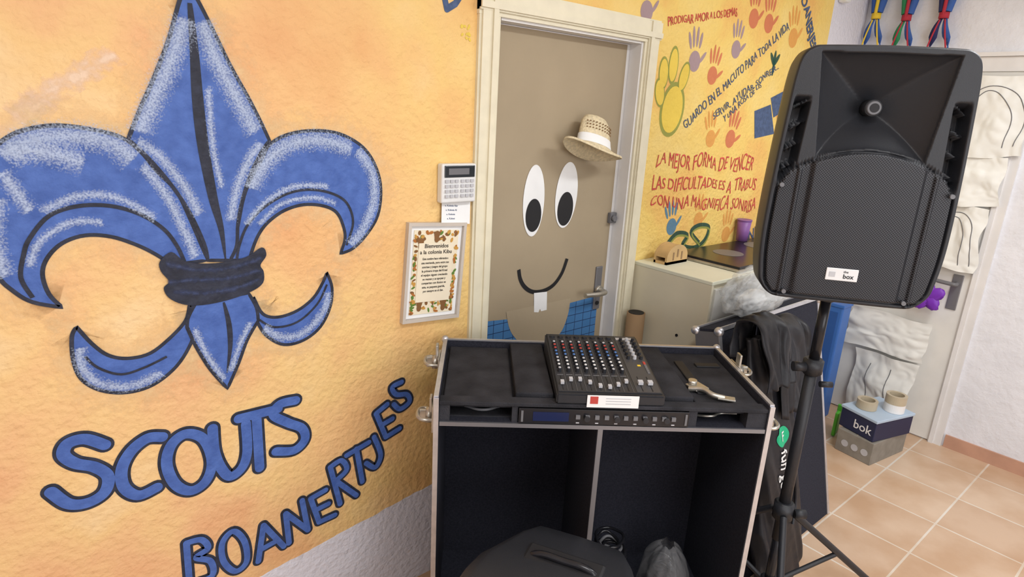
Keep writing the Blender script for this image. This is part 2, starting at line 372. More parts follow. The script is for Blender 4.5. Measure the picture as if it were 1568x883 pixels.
# ================================================================= MURAL
mu=empty('scouts_fleur_de_lis_mural')
cen=[(288,-20),(275,0),(258,60),(235,120),(215,165),(196,213),(228,243),(262,283),(290,325),(312,372),(318,398),(352,398),(362,375),(364,340),(372,300),(385,262),(400,232),(412,215),(398,185),(380,150),(352,100),(325,45),(302,0)]
ll=[(318,398),(285,322),(268,290),(240,262),(215,232),(185,210),(140,198),(90,192),(50,196),(15,208),(-15,235),(-38,290),(-35,360),(-5,420),(20,445),(50,462),(95,470),(75,450),(65,420),(72,395),(95,372),(130,360),(170,362),(210,375),(240,390),(262,405)]
ll2=[(50,455),(32,425),(36,390),(45,365),(75,330),(120,315),(170,315),(215,328),(250,350),(270,375),(282,400)]
rl=[(352,398),(364,345),(372,305),(383,275),(400,245),(412,222),(440,206),(480,200),(520,205),(555,225),(575,255),(583,290),(578,330),(560,360),(540,380),(521,388),(528,365),(525,345),(515,325),(495,315),(465,313),(435,322),(410,340),(395,360),(385,385),(382,398)]
rl2=[(530,375),(540,340),(530,310),(505,295),(470,290),(435,298),(400,320),(378,345),(366,375),(362,398)]
band=[(244,400),(262,385),(285,400),(330,402),(375,393),(400,378),(407,390),(398,405),(403,415),(402,432),(385,445),(350,458),(310,466),(280,465),(258,455),(250,440),(258,430),(246,415)]
lol=[(290,466),(284,490),(262,515),(230,540),(195,548),(165,543),(140,525),(117,500),(110,515),(112,550),(125,580),(155,597),(195,600),(235,588),(270,560),(292,525),(298,500),(300,470)]
loc=[(300,462),(288,485),(286,500),(300,530),(322,565),(348,594),(365,555),(378,520),(395,490),(392,470),(380,448)]
lor=[(388,455),(402,480),(425,485),(455,475),(480,455),(495,430),(500,417),(508,440),(505,470),(490,500),(465,520),(435,527),(410,515),(395,495),(382,465)]
def sm_(pts,sharp):
    n=len(pts);out=[];idx=sorted(sharp)
    for a,b in zip(idx,idx[1:]+[idx[0]+n]):
        seg=[pts[i%n] for i in range(a,b+1)];out+=cr(seg,k=5)[:-1]
    return out
shapes={'petal_center':(cen,[0,5,10,11,17],4),'leaf_left':(ll,[0,16,25],2),'leaf_right':(rl,[0,15,25],2),'petal_low_left':(lol,[0,7,17],2),'petal_low_right':(lor,[0,6,14],2),'petal_low_center':(loc,[0,2,5,8,10],4)}
halo=Sheet(WY-.0006)
for nm,(pts,sh,ly) in shapes.items():
    w=sm_(WL(pts),sh)
    s=Sheet(WY-.001-ly*.0004);s.poly(w);s.done(nm,'blue',mu)
    s=Sheet(WY-.001-ly*.0004-.0002);s.ribbon(w,.009,True);s.done(nm+'_outline','dark',mu)
    halo.ribbon(w,.13,True,soft=True)
s=Sheet(WY-.0048);bw=cr(WL(band),True,4);s.poly(bw);s.done('knot_band','dark',mu)
s=Sheet(WY-.0051)
for l in ([(250,402),(300,412),(360,408),(402,392)],[(254,432),(300,428),(350,425),(400,412)],[(262,445),(310,448),(360,440),(398,425)]): s.ribbon(cr(WL(l)),.02,soft=True)
s.done('knot_sheen',speckle('mural_knot_sheen',s2l(62,72,104),90,.5,.3,.4,.8),mu)
L2=Sheet(WY-.0034)
for l,w_ in ((ll2,.009),(rl2,.007)): L2.ribbon(cr(WL(l)),w_)
def tp(t): return max(.15,math.sin(PI*min(1,t*.85+.12)))
L2.ribbon(cr(WL([(290,5),(297,80),(302,150),(310,220),(325,300),(338,350),(345,398)])),.027,taper=tp)
L2.ribbon(cr(WL([(342,462),(350,495),(352,530),(347,570)])),.014,taper=tp)
L2.ribbon(cr(WL([(130,545),(150,562),(185,572),(220,562),(255,545)])),.006)
L2.ribbon(cr(WL([(395,488),(420,500),(455,492),(485,465),(500,435)])),.006)
L2.done('inner_lines','dark',mu)
hl=Sheet(WY-.0037)
for l,w in (([(284,25),(262,90),(235,150),(212,205)],34),([(208,215),(245,240),(285,290),(305,330)],18),([(308,30),(330,90),(362,150),(392,205)],34),([(400,218),(380,245),(362,290),(352,340)],18),([(318,130),(325,220),(340,290)],12),
   ([(0,240),(50,214),(110,208),(170,218),(205,245)],38),([(215,250),(255,300),(285,360),(300,395)],18),([(-5,300),(-10,370),(10,425)],24),([(60,325),(120,300),(180,303),(240,335)],14),([(10,232),(70,232),(130,250)],34),([(0,262),(22,290),(48,325)],20),([(45,410),(60,370),(110,340),(160,340)],12),
   ([(382,290),(405,250),(440,222),(490,214),(540,228)],34),([(545,228),(568,262),(572,305),(555,350),(535,375)],24),([(375,345),(405,310),(450,285),(505,285)],12),([(395,345),(430,312),(480,302),(515,312)],10),
   ([(122,530),(125,560),(150,585),(200,590),(250,568)],18),([(402,500),(430,515),(465,508),(495,475),(502,445)],18),([(296,500),(318,545),(345,582)],12),([(384,490),(365,530),(352,570)],12)):
    hl.ribbon(cr(WL(l)),w*.0021,soft=True)
hl.done('sponged_highlights','hl',mu)
halo.done('pale_halo','halo',mu)
s=Sheet(WY-.0005)
for l in ([(20,180),(60,150),(120,115),(180,80)],[(0,225),(40,180),(70,150)]): s.ribbon(cr(WL(l)),.06,soft=True)
s.done('painted_light_streak','pink',mu)  # overexposed streak of light, painted on as pale speckled ribbons
SM=lambda *a:('s',a);SH=lambda *a:('h',a)
W1=[SM((160,680),(130,671),(104,678),(97,695),(115,708),(145,714),(165,728),(160,752),(135,768),(105,770),(78,752)),
 SM((248,668),(225,670),(200,690),(186,718),(190,745),(212,757),(240,745)),('o',((285,663),(262,680),(255,710),(268,740),(292,750),(315,735),(324,705),(312,672))),
 SM((325,655),(328,690),(338,715),(352,728),(370,715),(378,690),(376,648)),SH((365,640),(425,625)),SH((392,635),(397,715)),
 SM((452,612),(428,618),(418,634),(440,646),(462,655),(466,672),(450,688),(422,690))]
W2=[SH((290,895),(285,830)),SM((285,830),(308,825),(318,838),(300,852),(322,858),(324,880),(292,893)),('o',((357,812),(340,830),(342,858),(360,873),(377,858),(374,828))),
 SH((395,858),(403,803),(434,835)),SH((399,840),(424,826)),SH((442,830),(437,785),(471,810),(462,765)),SH((498,749),(475,762),(488,798),(512,787)),SH((482,780),(502,770)),
 SH((520,770),(505,714)),SM((505,714),(522,704),(530,718),(512,736)),SH((515,736),(545,757)),SH((530,696),(564,676)),SH((545,686),(554,736)),SM((572,668),(582,695),(574,714),(560,708)),
 SH((592,618),(575,632),(590,668),(611,655)),SH((583,650),(600,640)),SM((614,584),(600,592),(606,603),(622,603),(626,614),(612,625),(602,618))]
for nm,WW,w in (('scouts',W1,.028),('boanertjes',W2,.018)):
    for suf,mt,yy,ex in (('_outline','dark',.0012,.015),('_fill','blue',.003,0)):
        s=Sheet(WY-yy)
        for k,l in WW:
            l=WL(l)
            if k=='h':
                for a,b in zip(l,l[1:]): s.cap(a,b,w+ex)
            else:
                q=cr(l,k=='o',8);s.ribbon(q,w+ex,k=='o')
                if k=='s':
                    for e in (q[0],q[-1]): s.disc(e,(w+ex)/2,(w+ex)/2,n=18)
        s.done(nm+suf,mt,mu)
# motto, handprints
tx=empty('motto_and_handprint_mural');hp=tx
def wt(st,a,b,h,mat,off=0.,wob=.2):
    p=W(*a);q=W(*b);L_=math.hypot(q[0]-p[0],q[1]-p[1]);return text('motto',tx,st,(p[0],WY-.0024,p[1]),h,mat,math.atan2(q[1]-p[1],q[0]-p[0]),L_,off=off,wob=wob)
wt('PRODIGAR AMOR A LOS DEMAS',(1022,40),(1128,24),.030,'red')
wt('GUARDO EN EL MACUTO PARA TODA LA VIDA',(1048,197),(1208,45),.042,'navyp')
wt('SERVIR, AYUDAR, SONREIR...',(1092,184),(1192,105),.032,'navyp')
wt('Y UNA ROSA DE LIS',(1108,187),(1165,133),.030,'navyp')
wt('LA MEJOR FORMA DE VENCER',(1003,257),(1150,262),.068,'red',-.0005,.28)
wt('LAS DIFICULTADES ES A TRABUS',(998,290),(1155,293),.064,'red',-.0005,.28)
wt('CON UNA MAGNIFICA SONRISA',(994,318),(1155,322),.058,'red',-.0005,.28)
wt('BOANERJES',(1225,-10),(1243,78),.055,'navyp',.002)
wt('GENIO',(1130,378),(1165,355),.06,'navyp',.001)
def hand(c,sc,rot,mat,nm='handprint'):
    s=Sheet(WY-.0011)
    def R(x,z): return (c[0]+sc*(x*math.cos(rot)-z*math.sin(rot)),c[1]+sc*(x*math.sin(rot)+z*math.cos(rot)))
    s.disc(R(0,-.02),.034*sc,.036*sc,rot)
    for x,z,l,a in((-.034,.05,.03,.28),(-.013,.062,.036,.08),(.01,.062,.034,-.08),(.031,.05,.028,-.25),(.048,-.008,.028,-.85)): s.disc(R(x,z),.0075*sc,l*sc,rot+a)
    s.done(nm,mat,hp)
for (u,v),sc,rt,mt in (((1064,85),1.2,.1,'lilac'),((1092,108),1.1,-.1,'redh'),((1128,68),1.1,0,'lilac'),((1155,20),1.2,.1,'redh'),((1088,205),1.1,.2,'orh'),((1120,205),1.2,-.2,'redh'),((1178,28),1.2,.1,'redh'),((1112,352),1.1,0,'orh'),((1028,340),1.1,.2,'bluh'),((990,8),1.1,.2,'lilac'),((1195,190),1.3,.2,'orh'),((1215,50),1.3,.2,'orh'),((1070,330),1.1,0,'orh')):
    hand(W(u,v),sc,rt,mt)
s=Sheet(WY-.0010);s2=Sheet(WY-.0016)
for (u,v),rx,rz,rt in (((1029,168),.075,.105,-.15),((1010,142),.03,.055,.3),((1016,112),.03,.06,.1),((1031,100),.03,.07,0),((1047,118),.03,.06,-.3)):
    c=W(u,v);s.disc(c,rx*1.12,rz*1.1,rt);s2.disc(c,rx*.93,rz*.93,rt)
s.done('paw_outline','green',hp);s2.done('paw_fill','yelg',hp)
s=Sheet(WY-.0012);s.poly(WL([(1155,170),(1180,160),(1185,205),(1155,212)]));s.poly(WL([(1180,150),(1203,138),(1200,170),(1184,180)]));s.done('flag_patch','navyp',hp)
s=Sheet(WY-.0012);c=W(1185,97)
for a in(-.7,0,.7): s.disc((c[0]+.03*math.sin(a),c[1]+.02*math.cos(a)),.012,.04,-a)
s.disc((c[0],c[1]-.03),.01,.03);s.done('small_fleur','dgreen',hp)
for dx,mt,dz in ((0,'dgreen',0),(.03,'green',-.012)):
    s=Sheet(WY-.0012-dx*.01);pts=[(x+dx*.3,z+dz) for x,z in cr(WL([(1018,378),(1035,358),(1052,360),(1045,375),(1062,379),(1078,368),(1085,348),(1070,345),(1058,355),(1070,372)]),k=8)];s.ribbon(pts,.024 if dx==0 else .01);s.done('painted_rope',mt,hp)
s=Sheet(WY-.0012)
for a,b in (((680,-6),(684,14)),((684,14),(697,6)),((697,6),(706,-8))): s.cap(W(a[0],a[1]),W(b[0],b[1]),.02)
s.done('blue_brush_mark','navyp',hp)
s=Sheet(WY-.0012)
for i in range(14):
    c=W(712+random.uniform(-8,8),52+random.uniform(-14,14));s.disc(c,.006,.004,random.random()*3,8)
s.done('yellow_flecks','yelg',hp)
# ================================================================= KEYPAD, NOTE, POSTER
k=empty('alarm_keypad',(1.163,WY,1.507))
box('housing',k,(0,-.015,0),(.136,.03,.126),'ivory',.006,seg=3)
box('display',k,(0,-.0315,.039),(.118,.004,.038),'lcd',.002);box('screen_glass',k,(-.005,-.034,.039),(.08,.002,.02),'grey')
lst=[]
for r in range(4):
    for c in range(6):
        x=-.05+c*.019+(.004 if c>2 else 0);z=.008-r*.016;lst.append(((x-.0065,-.035,z-.0045),(x+.0065,-.030,z+.0045),0))
boxes('keys',k,lst,['lgrey'])
nt_=empty('handwritten_note',(1.165,WY-.012,1.408));nt_.rotation_euler=(math.radians(-6),math.radians(4),0)
box('paper',nt_,(0,0,0),(.115,.001,.075),'white')
for i in range(4): text('line',nt_,'x. Kolonia Alarma'[:15-i*2],(-.045+i*.003,-.0012,.02-i*.014),.006,'navyp')
po=empty('framed_welcome_poster',(1.083,WY,1.213));po.rotation_euler=(0,math.radians(4),0)
pw,ph=.225,.335
boxes('frame',po,[((-pw/2,-.02,-ph/2),(-pw/2+.011,0,ph/2),0),((pw/2-.011,-.02,-ph/2),(pw/2,0,ph/2),0),((-pw/2+.0111,-.0199,ph/2-.011),(pw/2-.0111,0,ph/2),0),((-pw/2+.0111,-.0199,-ph/2),(pw/2-.0111,0,-ph/2+.011),0)],[nmat('silver_frame',s2l(200,190,178),.4)])
box('mat_board',po,(0,-.006,0),(pw-.024,.006,ph-.024),'white')
box('sheet',po,(0,-.0105,0),(pw-.052,.002,ph-.05),nmat('parchment',s2l(236,224,196),.6))
ms=['lf0','lf1','lf2','lf3'];cols=[s2l(96,128,52),s2l(176,110,50),s2l(130,90,50),s2l(200,150,70)]
for m_,c_ in zip(ms,cols): M[m_]=nmat('leaf_print_'+m_,c_,.6)
for j in range(4):
    s=Sheet(-.0118-.00011*j)
    for i in range(34):
        side=random.random();hw,hh=(pw-.06)/2,(ph-.06)/2
        if side<.3: x,z=random.uniform(-hw,hw),random.uniform(hh-.03,hh)
        elif side<.6: x,z=random.uniform(-hw,hw),random.uniform(-hh,-hh+.045)
        else: x,z=random.choice((-1,1))*random.uniform(hw-.008,hw),random.uniform(-hh,hh)
        s.disc((x,z),random.uniform(.003,.006),random.uniform(.005,.010),random.random()*6,10)
    s.done('leaf_border',ms[j],po)
M['txt']=nmat('printed_text',(.06,.05,.04),.6)
s=Sheet(-.0131)
for x,z in((0,.128),(-.05,-.105),(.045,-.11),(-.06,.105)): s.disc((x,z),.011,.012);s.disc((x,z-.015),.009,.012);s.disc((x-.01,z+.006),.004,.004);s.disc((x+.01,z+.006),.004,.004)
s.done('printed_monkeys','lf2',po)
box('text_ground',po,(0,-.0135,.0),(.134,.0004,.20),M['parchment'] if 'parchment' in M else nmat('parchment_centre',s2l(238,226,200),.6))
text('title',po,'Bienvenidos',(-.046,-.0145,.084),.0135,'txt',width=.092,off=.0002);text('title2',po,'a la colonia Kibu',(-.062,-.0145,.064),.013,'txt',width=.124,off=.0002)
for i,(st,w_) in enumerate((('Este nombre hace referencia a',.10),('una merienda, pura entre sus',.108),('sonrisas y juegos del grupo',.10),('la primera tropa del Kraal',.10),('el equipo siguen creciendo',.104),('se reunen y se apoyan y',.09),('comparten con ilusion en',.096),('esta, su pequena guarida,',.09),('por siempre en el clan.',.08))):
    text('body_text',po,st,(-w_/2,-.0145,.044-i*.0138),.0075,'txt',width=w_,off=.0001)
# ================================================================= FLIGHT CASE
CA=3.4
fc=empO('flight_case',-.193,1.52,0,CA)
CW,CD,zb,zt=.947,.44,.12,.985
T=.011
bx('side_left',fc,(0,0,zb),(T,CD,zt),'felt');bx('side_right',fc,(CW-T,0,zb),(CW,CD,zt),'felt')
bx('back',fc,(T,CD-T,zb),(CW-T,CD,zt),'felt');bx('bottom',fc,(T,0,zb),(CW-T,CD-T,zb+.02),'felt')
bx('divider',fc,(.455,.006,zb+.02),(.470,CD-T,.902),'felt');bx('shelf',fc,(T,.004,.902),(CW-T,CD-T,.914),'felt')
bx('top_tray',fc,(T,.03,.945),(CW-T,CD-T,.955),'foam')
bx('fascia_top',fc,(T,.0,.963),(CW-T,.0395,.974),'foam',.002)
for i,(a,b) in enumerate(((T,.04),(.212,.2285),(.7105,.735),(.88,CW-T))): bx('fascia_post_%d'%i,fc,(a,.004,.914),(b,.05,.963),'foam')
bx('pocket_floor_left',fc,(.04,.03,.914),(.212,.2,.918),'foam');bx('pocket_back',fc,(.02,.2,.914),(.93,.21,.945),'black')
tube('pocket_cable',fc,[(.75,.06,.922),(.79,.04,.93),(.83,.07,.924),(.87,.05,.935)],.004,'steel');tube('pocket_cable_b',fc,[(.08,.08,.922),(.13,.05,.926),(.18,.08,.922)],.004,'grey')
al=[((-.004,-.006,zb+.022),(.010,-.0005,zt),0),((CW-.010,-.006,zb+.022),(CW+.004,-.0005,zt),0),
((-.004,.001,zt),(.009,CD+.003,zt+.005),0),((CW-.009,.001,zt),(CW+.004,CD+.003,zt+.005),0),((.0095,CD-.009,zt),(CW-.0095,CD+.003,zt+.0045),0),
((-.004,.001,zb),(-.0003,.02,zt-.031),0),((CW+.0003,.001,zb),(CW+.004,.02,zt-.031),0),
((-.005,.001,zt-.03),(-.0003,CD,zt-.0002),0),((CW+.0003,.001,zt-.03),(CW+.005,CD,zt-.0002),0),
((.0125,-.003,.901),(CW-.0125,.0035,.913),1),((.456,-.002,zb+.022),(.470,.005,.9005),1),((.0,-.0065,zb-.001),(CW,-.0005,zb+.0215),0)]
boxes('aluminium_edges',fc,al,['alu','alu_dk'])
for i,(x,y) in enumerate(((.0,CD),(CW,CD))): ball('ball_corner_%d'%i,fc,(x,y,zt),.013,'alu')
bx('foam_left',fc,(.02,.045,.955),(.215,CD-.02,.968),'foam',.004);bx('foam_block_l',fc,(.222,.045,.955),(.33,CD-.015,.985),'foam',.004)
bx('foam_block_r',fc,(.645,.045,.955),(.735,CD-.015,.985),'foam',.004);bx('foam_right',fc,(.742,.045,.955),(.93,CD-.02,.968),'foam',.004)
bx('cable_slot',fc,(.765,.10,.968),(.795,.34,.974),'black',.003);bx('cable_slot_b',fc,(.83,.3,.968),(.91,.33,.974),'black',.003)
boxes('latch_plates',fc,[((-.011,.03,.86),(-.006,.12,.94),0),((CW+.006,.03,.86),(CW+.011,.12,.94),0),((CW+.006,.25,.93),(CW+.011,.33,.99),0),((-.011,.25,.93),(-.006,.33,.99),0)],['steel'])
def latch(i,x,y,z,sg):
    tube('latch_tongue_%d'%i,fc,[(x,y-.03,z),(x+sg*.03,y-.033,z+.004),(x+sg*.042,y,z+.006),(x+sg*.03,y+.033,z+.004),(x,y+.03,z)],.0055,'steel')
    cyl('latch_boss_%d'%i,fc,(x+sg*.01,y,z),.022,.016,'steel',(0,PI/2,0));box('latch_wing_%d'%i,fc,(x+sg*.026,y,z),(.022,.008,.036),'steel',.002);box('latch_hasp_%d'%i,fc,(x+sg*.004,y,z+.035),(.008,.03,.05),'steel',.002)
latch(0,-.012,.07,.895,-1);latch(1,-.012,.29,.965,-1);latch(2,CW+.012,.07,.895,1);latch(3,CW+.012,.29,.965,1)
cl=[(.745,.12,.976),(.78,.10,.985),(.80,.07,.982),(.83,.06,.978)]
tube('draw_clip',fc,cl,.008,'steel');box('clip_plate',fc,(.775,.135,.977),(.05,.05,.006),'steel',.002,(0,0,.4));cyl('clip_boss',fc,(.765,.15,.985),.013,.014,'steel');box('clip_end',fc,(.835,.058,.978),(.05,.026,.006),'steel',.002,(0,0,-.3))
for i,(x,y) in enumerate(((.08,.08),(CW-.08,.08),(.08,CD-.08),(CW-.08,CD-.08))):
    cyl('caster_wheel_%d'%i,fc,(x,y,.045),.045,.03,'blk_plastic',(0,PI/2,0));box('caster_fork_%d'%i,fc,(x,y,.095),(.05,.06,.05),'steel',.004)
ru=empO('rack_wireless_receiver',-.208,1.519,0,CA)
bx('chassis',ru,(.262,.0,.916),(.708,.19,.944),'blk_plastic',.002);bx('faceplate',ru,(.2455,-.004,.916),(.7245,.0,.9615),'blk_gloss',.001)
bx('display_window',ru,(.285,-.0055,.925),(.385,-.004,.952),nmat('blue_lcd',(.01,.018,.07),.2))
ks=[]
for i in range(11):
    x=.41+i*.027;ks.append(((x-.006,-.010,.935),(x+.006,-.004,.946),0 if i%3 else 1));
    if i%2==0: ks.append(((x-.004,-.005,.920),(x+.005,-.004,.923),2))
ks+=[((.252,-.007,.922),(.258,-.004,.955),1),((.713,-.007,.922),(.719,-.004,.955),1)]
boxes('buttons',ru,ks,['grey','grey','lgrey'])
for i,x in enumerate((.435,.52,.60,.66)): cyl('knob_%d'%i,ru,(x,-.01,.938),.008,.012,'blk_plastic',(PI/2,0,0))
# mixer
mx=empO('audio_mixing_console',-.193,1.52,.956,CA);mx.location.z=.957
def wedge(name,par,x0,x1,y0,y1,z0,za,zbk,mat,bev=.004):
    bm=bmesh.new();vs=[bm.verts.new(v) for v in((x0,y0,z0),(x1,y0,z0),(x1,y1,z0),(x0,y1,z0),(x0,y0,za),(x1,y0,za),(x1,y1,zbk),(x0,y1,zbk))]
    for f in((0,3,2,1),(4,5,6,7),(0,1,5,4),(1,2,6,5),(2,3,7,6),(3,0,4,7)): bm.faces.new([vs[i] for i in f])
    bmesh.ops.bevel(bm,geom=bm.edges[:],offset=bev,segments=2,affect='EDGES');return link(name,frombm(bm,name),mat,par)
wedge('body',mx,.333,.637,.002,.375,.018,.048,.085,'blk_plastic')
sl=math.atan2(.037,.373)
pn=empty('panel');pn.parent=mx;pn.location=(.333,.002,.0485);pn.rotation_euler=(sl,0,0)
box('control_panel',pn,(.152,.188,.001),(.292,.352,.002),nmat('mixer_panel',(.03,.031,.036),.45))
box('master_panel',pn,(.261,.188,.002),(.068,.347,.002),nmat('mixer_master_grey',(.055,.055,.06),.45))
kn=[];bs=[]
nc=8
for c in range(nc):
    x=.02+c*.0265
    kn.append((x,.345,.002,.009,.006,4));kn.append((x,.318,.002,.006,.004,4))
    for r in range(9):
        y=.29-r*.021;mi=[0,1,1,2,2,0,3,3,0][r]
        kn.append((x,y,.002,.0062,.012,4));kn.append((x,y,.013,.0042,.003,mi))
    bs.append(((x-.0012,.02,.002),(x+.0012,.095,.003),1));bs.append(((x-.005,.045+.02*math.sin(c),.004),(x+.005,.058+.02*math.sin(c),.012),0))
    bs.append(((x+.012,.015,.002),(x+.0128,.34,.003),2));bs.append(((x-.009,.1,.002),(x+.009,.103,.0028),2))
for i in range(3):
    for r in range(6): kn.append((.243+i*.02,.33-r*.024,.003,.006,.011,[4,0,4][i%3]))
for i in range(2): bs.append(((.245+i*.028-.001,.02,.003),(.245+i*.028+.001,.1,.004),1));bs.append(((.245+i*.028-.007,.05,.005),(.245+i*.028+.007,.065,.014),0))
for i in range(12): bs.append(((.283,.12+i*.006,.003),(.290,.124+i*.006,.005),2 if i<9 else 3))
bs.append(((.23,.335,.003),(.285,.35,.004),0));bs.append(((.262,.163,.003),(.272,.171,.004),4))
cyls('knobs',pn,kn,['lgrey','knobr','knobb','knobw','blk_plastic'],12)
boxes('faders_and_labels',pn,bs,['lgrey','black','grey','knobr','yellow'])
box('inventory_label',mx,(.49,-.001,.030),(.145,.002,.036),'white');box('label_logo',mx,(.437,-.0025,.034),(.022,.001,.022),'knobr')
for i in range(3): box('label_text_%d'%i,mx,(.505,-.0025,.040-i*.008),(.07,.001,.0018),'lgrey')
def CP(x,y,z):
    a=math.radians(CA);return O(-.193+x*math.cos(a)-y*math.sin(a),1.52+x*math.sin(a)+y*math.cos(a),z)
def crumple(name,par,c,s,mat,amp=.25,fr=3.,sub=4,seed=0,flat=True,ridge=1.):
    bm=bmesh.new();bmesh.ops.create_icosphere(bm,subdivisions=sub,radius=1)
    for v in bm.verts:
        p=v.co.copy();q=p*fr+Vector((seed,seed*2,0))
        k_=1+amp*ridge*(1-2*abs(noise.noise(q)))+amp*.5*noise.noise(q*2.3)+amp*.3*(ridge-1)*(1-3*abs(noise.noise(q*2.7)))
        v.co=Vector((p.x*s[0]*k_,p.y*s[1]*k_,p.z*s[2]*k_))
    for v in bm.verts:
        if flat and v.co.z<-s[2]*.85: v.co.z=-s[2]*.85
    return link(name,frombm(bm,name),mat,par,c,smooth=True)
bb=empO('equipment_bag',0,0,0,CA);bb.location=CP(.565,.20,zb+.02);crumple('cloth',bb,(0,0,.085),(.07,.12,.095),'fabric',.12,2.2,4,8)
box('green_tag',bb,(-.035,-.06,.205),(.10,.06,.006),nmat('green_label',s2l(96,140,100),.4),.001,(.6,.15,.3))
for j in range(6):
    cx,cy=random.uniform(-.01,.01),random.uniform(-.02,.02);rr=random.uniform(.035,.05);zz=.175+.010*j
    tube('cable_%d'%j,bb,[(cx+.02+rr*math.cos(a*PI/4)*random.uniform(.8,1.1),cy+rr*1.2*math.sin(a*PI/4),zz+random.uniform(0,.012)) for a in range(8)],.005,'blk_gloss' if j%3 else 'grey',True)
pb=empO('plastic_bag_of_leads',0,0,0,CA);pb.location=CP(.79,.22,zb+.02)
gp=nmat('grey_poly',(.35,.35,.36),.15,bump=.9,bs=18,alpha=.32)
# loose film: a pinched bag with vertical pleats
bm=bmesh.new();N=64;rows=[]
for j in range(31):
    t=j/30;z=.205*t;rb=.085*(1-.15*t)*(1-.55*ss_(t) if False else 1)*(math.sqrt(max(0.02,1-(max(0,t-.35)/.68)**2)))
    row=[]
    for i in range(N):
        a=2*PI*i/N;w_=1+.10*noise.noise(Vector((math.cos(a)*3,math.sin(a)*3,t*2)))+.10*abs(noise.noise(Vector((math.cos(a)*6,math.sin(a)*6,t*3+5))))
        row.append(bm.verts.new((rb*w_*math.cos(a),rb*w_*1.2*math.sin(a),z+.02*noise.noise(Vector((math.cos(a)*2,math.sin(a)*2,3)))*t)))
    rows.append(row)
for a,b in zip(rows,rows[1:]):
    for i in range(N): bm.faces.new((a[i],a[(i+1)%N],b[(i+1)%N],b[i]))
link('bag_film',frombm(bm,'bag'),gp,pb,smooth=True)
for j in range(6):
    rr=random.uniform(.035,.055);tube('lead_%d'%j,pb,[(rr*math.cos(a*PI/4)*random.uniform(.8,1.1),rr*1.3*math.sin(a*PI/4),.012+.018*j+random.uniform(0,.02)) for a in range(8)],.006,'blk_gloss',True)
# ================================================================= SPEAKERS
HO=cr([(0,0),(.15,0),(.195,.008),(.226,.04),(.236,.08),(.243,.16),(.243,.26),(.238,.40),(.230,.55),(.224,.63),(.214,.675),(.19,.697),(.15,.702),(0,.705)],k=5)
FULL=HO+[(-x,z) for x,z in HO[-2:0:-1]]
def wid(z):
    for a,b in zip(HO,HO[1:]):
        if a[1]<=z<=b[1] and b[1]>a[1]: return a[0]+(b[0]-a[0])*(z-a[1])/(b[1]-a[1])
    return .15
def ss(a,b,x):
    t=min(1,max(0,(x-a)/(b-a)));return t*t*(3-2*t)
def arc(x): return .435-1.5*x*x-(1.6*max(0,abs(x)-.195)**1.1)
def fy(x,z):
    ax=abs(x);g=arc(x)
    if z<g:
        edge=min(g-z,wid(z)*1.0-.012-ax,z-.012)
        y=.006*ss(0,.004,edge)*(1-ss(.004,.008,edge))-.016*ss(.004,.010,edge)
        y+=.012*ss(.135,.148,ax)*ss(0,.006,edge)-.007*(ss(.165,.17,ax)-ss(.175,.18,ax))
        return y, (1 if edge>.007 else 0)
    y=0.
    hx=.168-.03*(.68-z)/.26;zt_=.548
    u=ax/hx;v=(z-zt_)/.136 if z>zt_ else (zt_-z)/(zt_-g-.004)
    m=max(u,abs(v))
    if m<1: y+=.115*(1-m)**.8+.007
    px=(ax-(wid(z)-.056))/.044;pz=(z-(.355-.02))/.235
    if 0<px<1 and 0<pz<1:
        rib=1 if ((pz+px*.12)*4.2)%1>.12 else .3
        y+=.06*min(1,px*4)*min(1,(1-px)*6)*min(1,pz*8)*min(1,(1-pz)*8)*rib
    return y,0
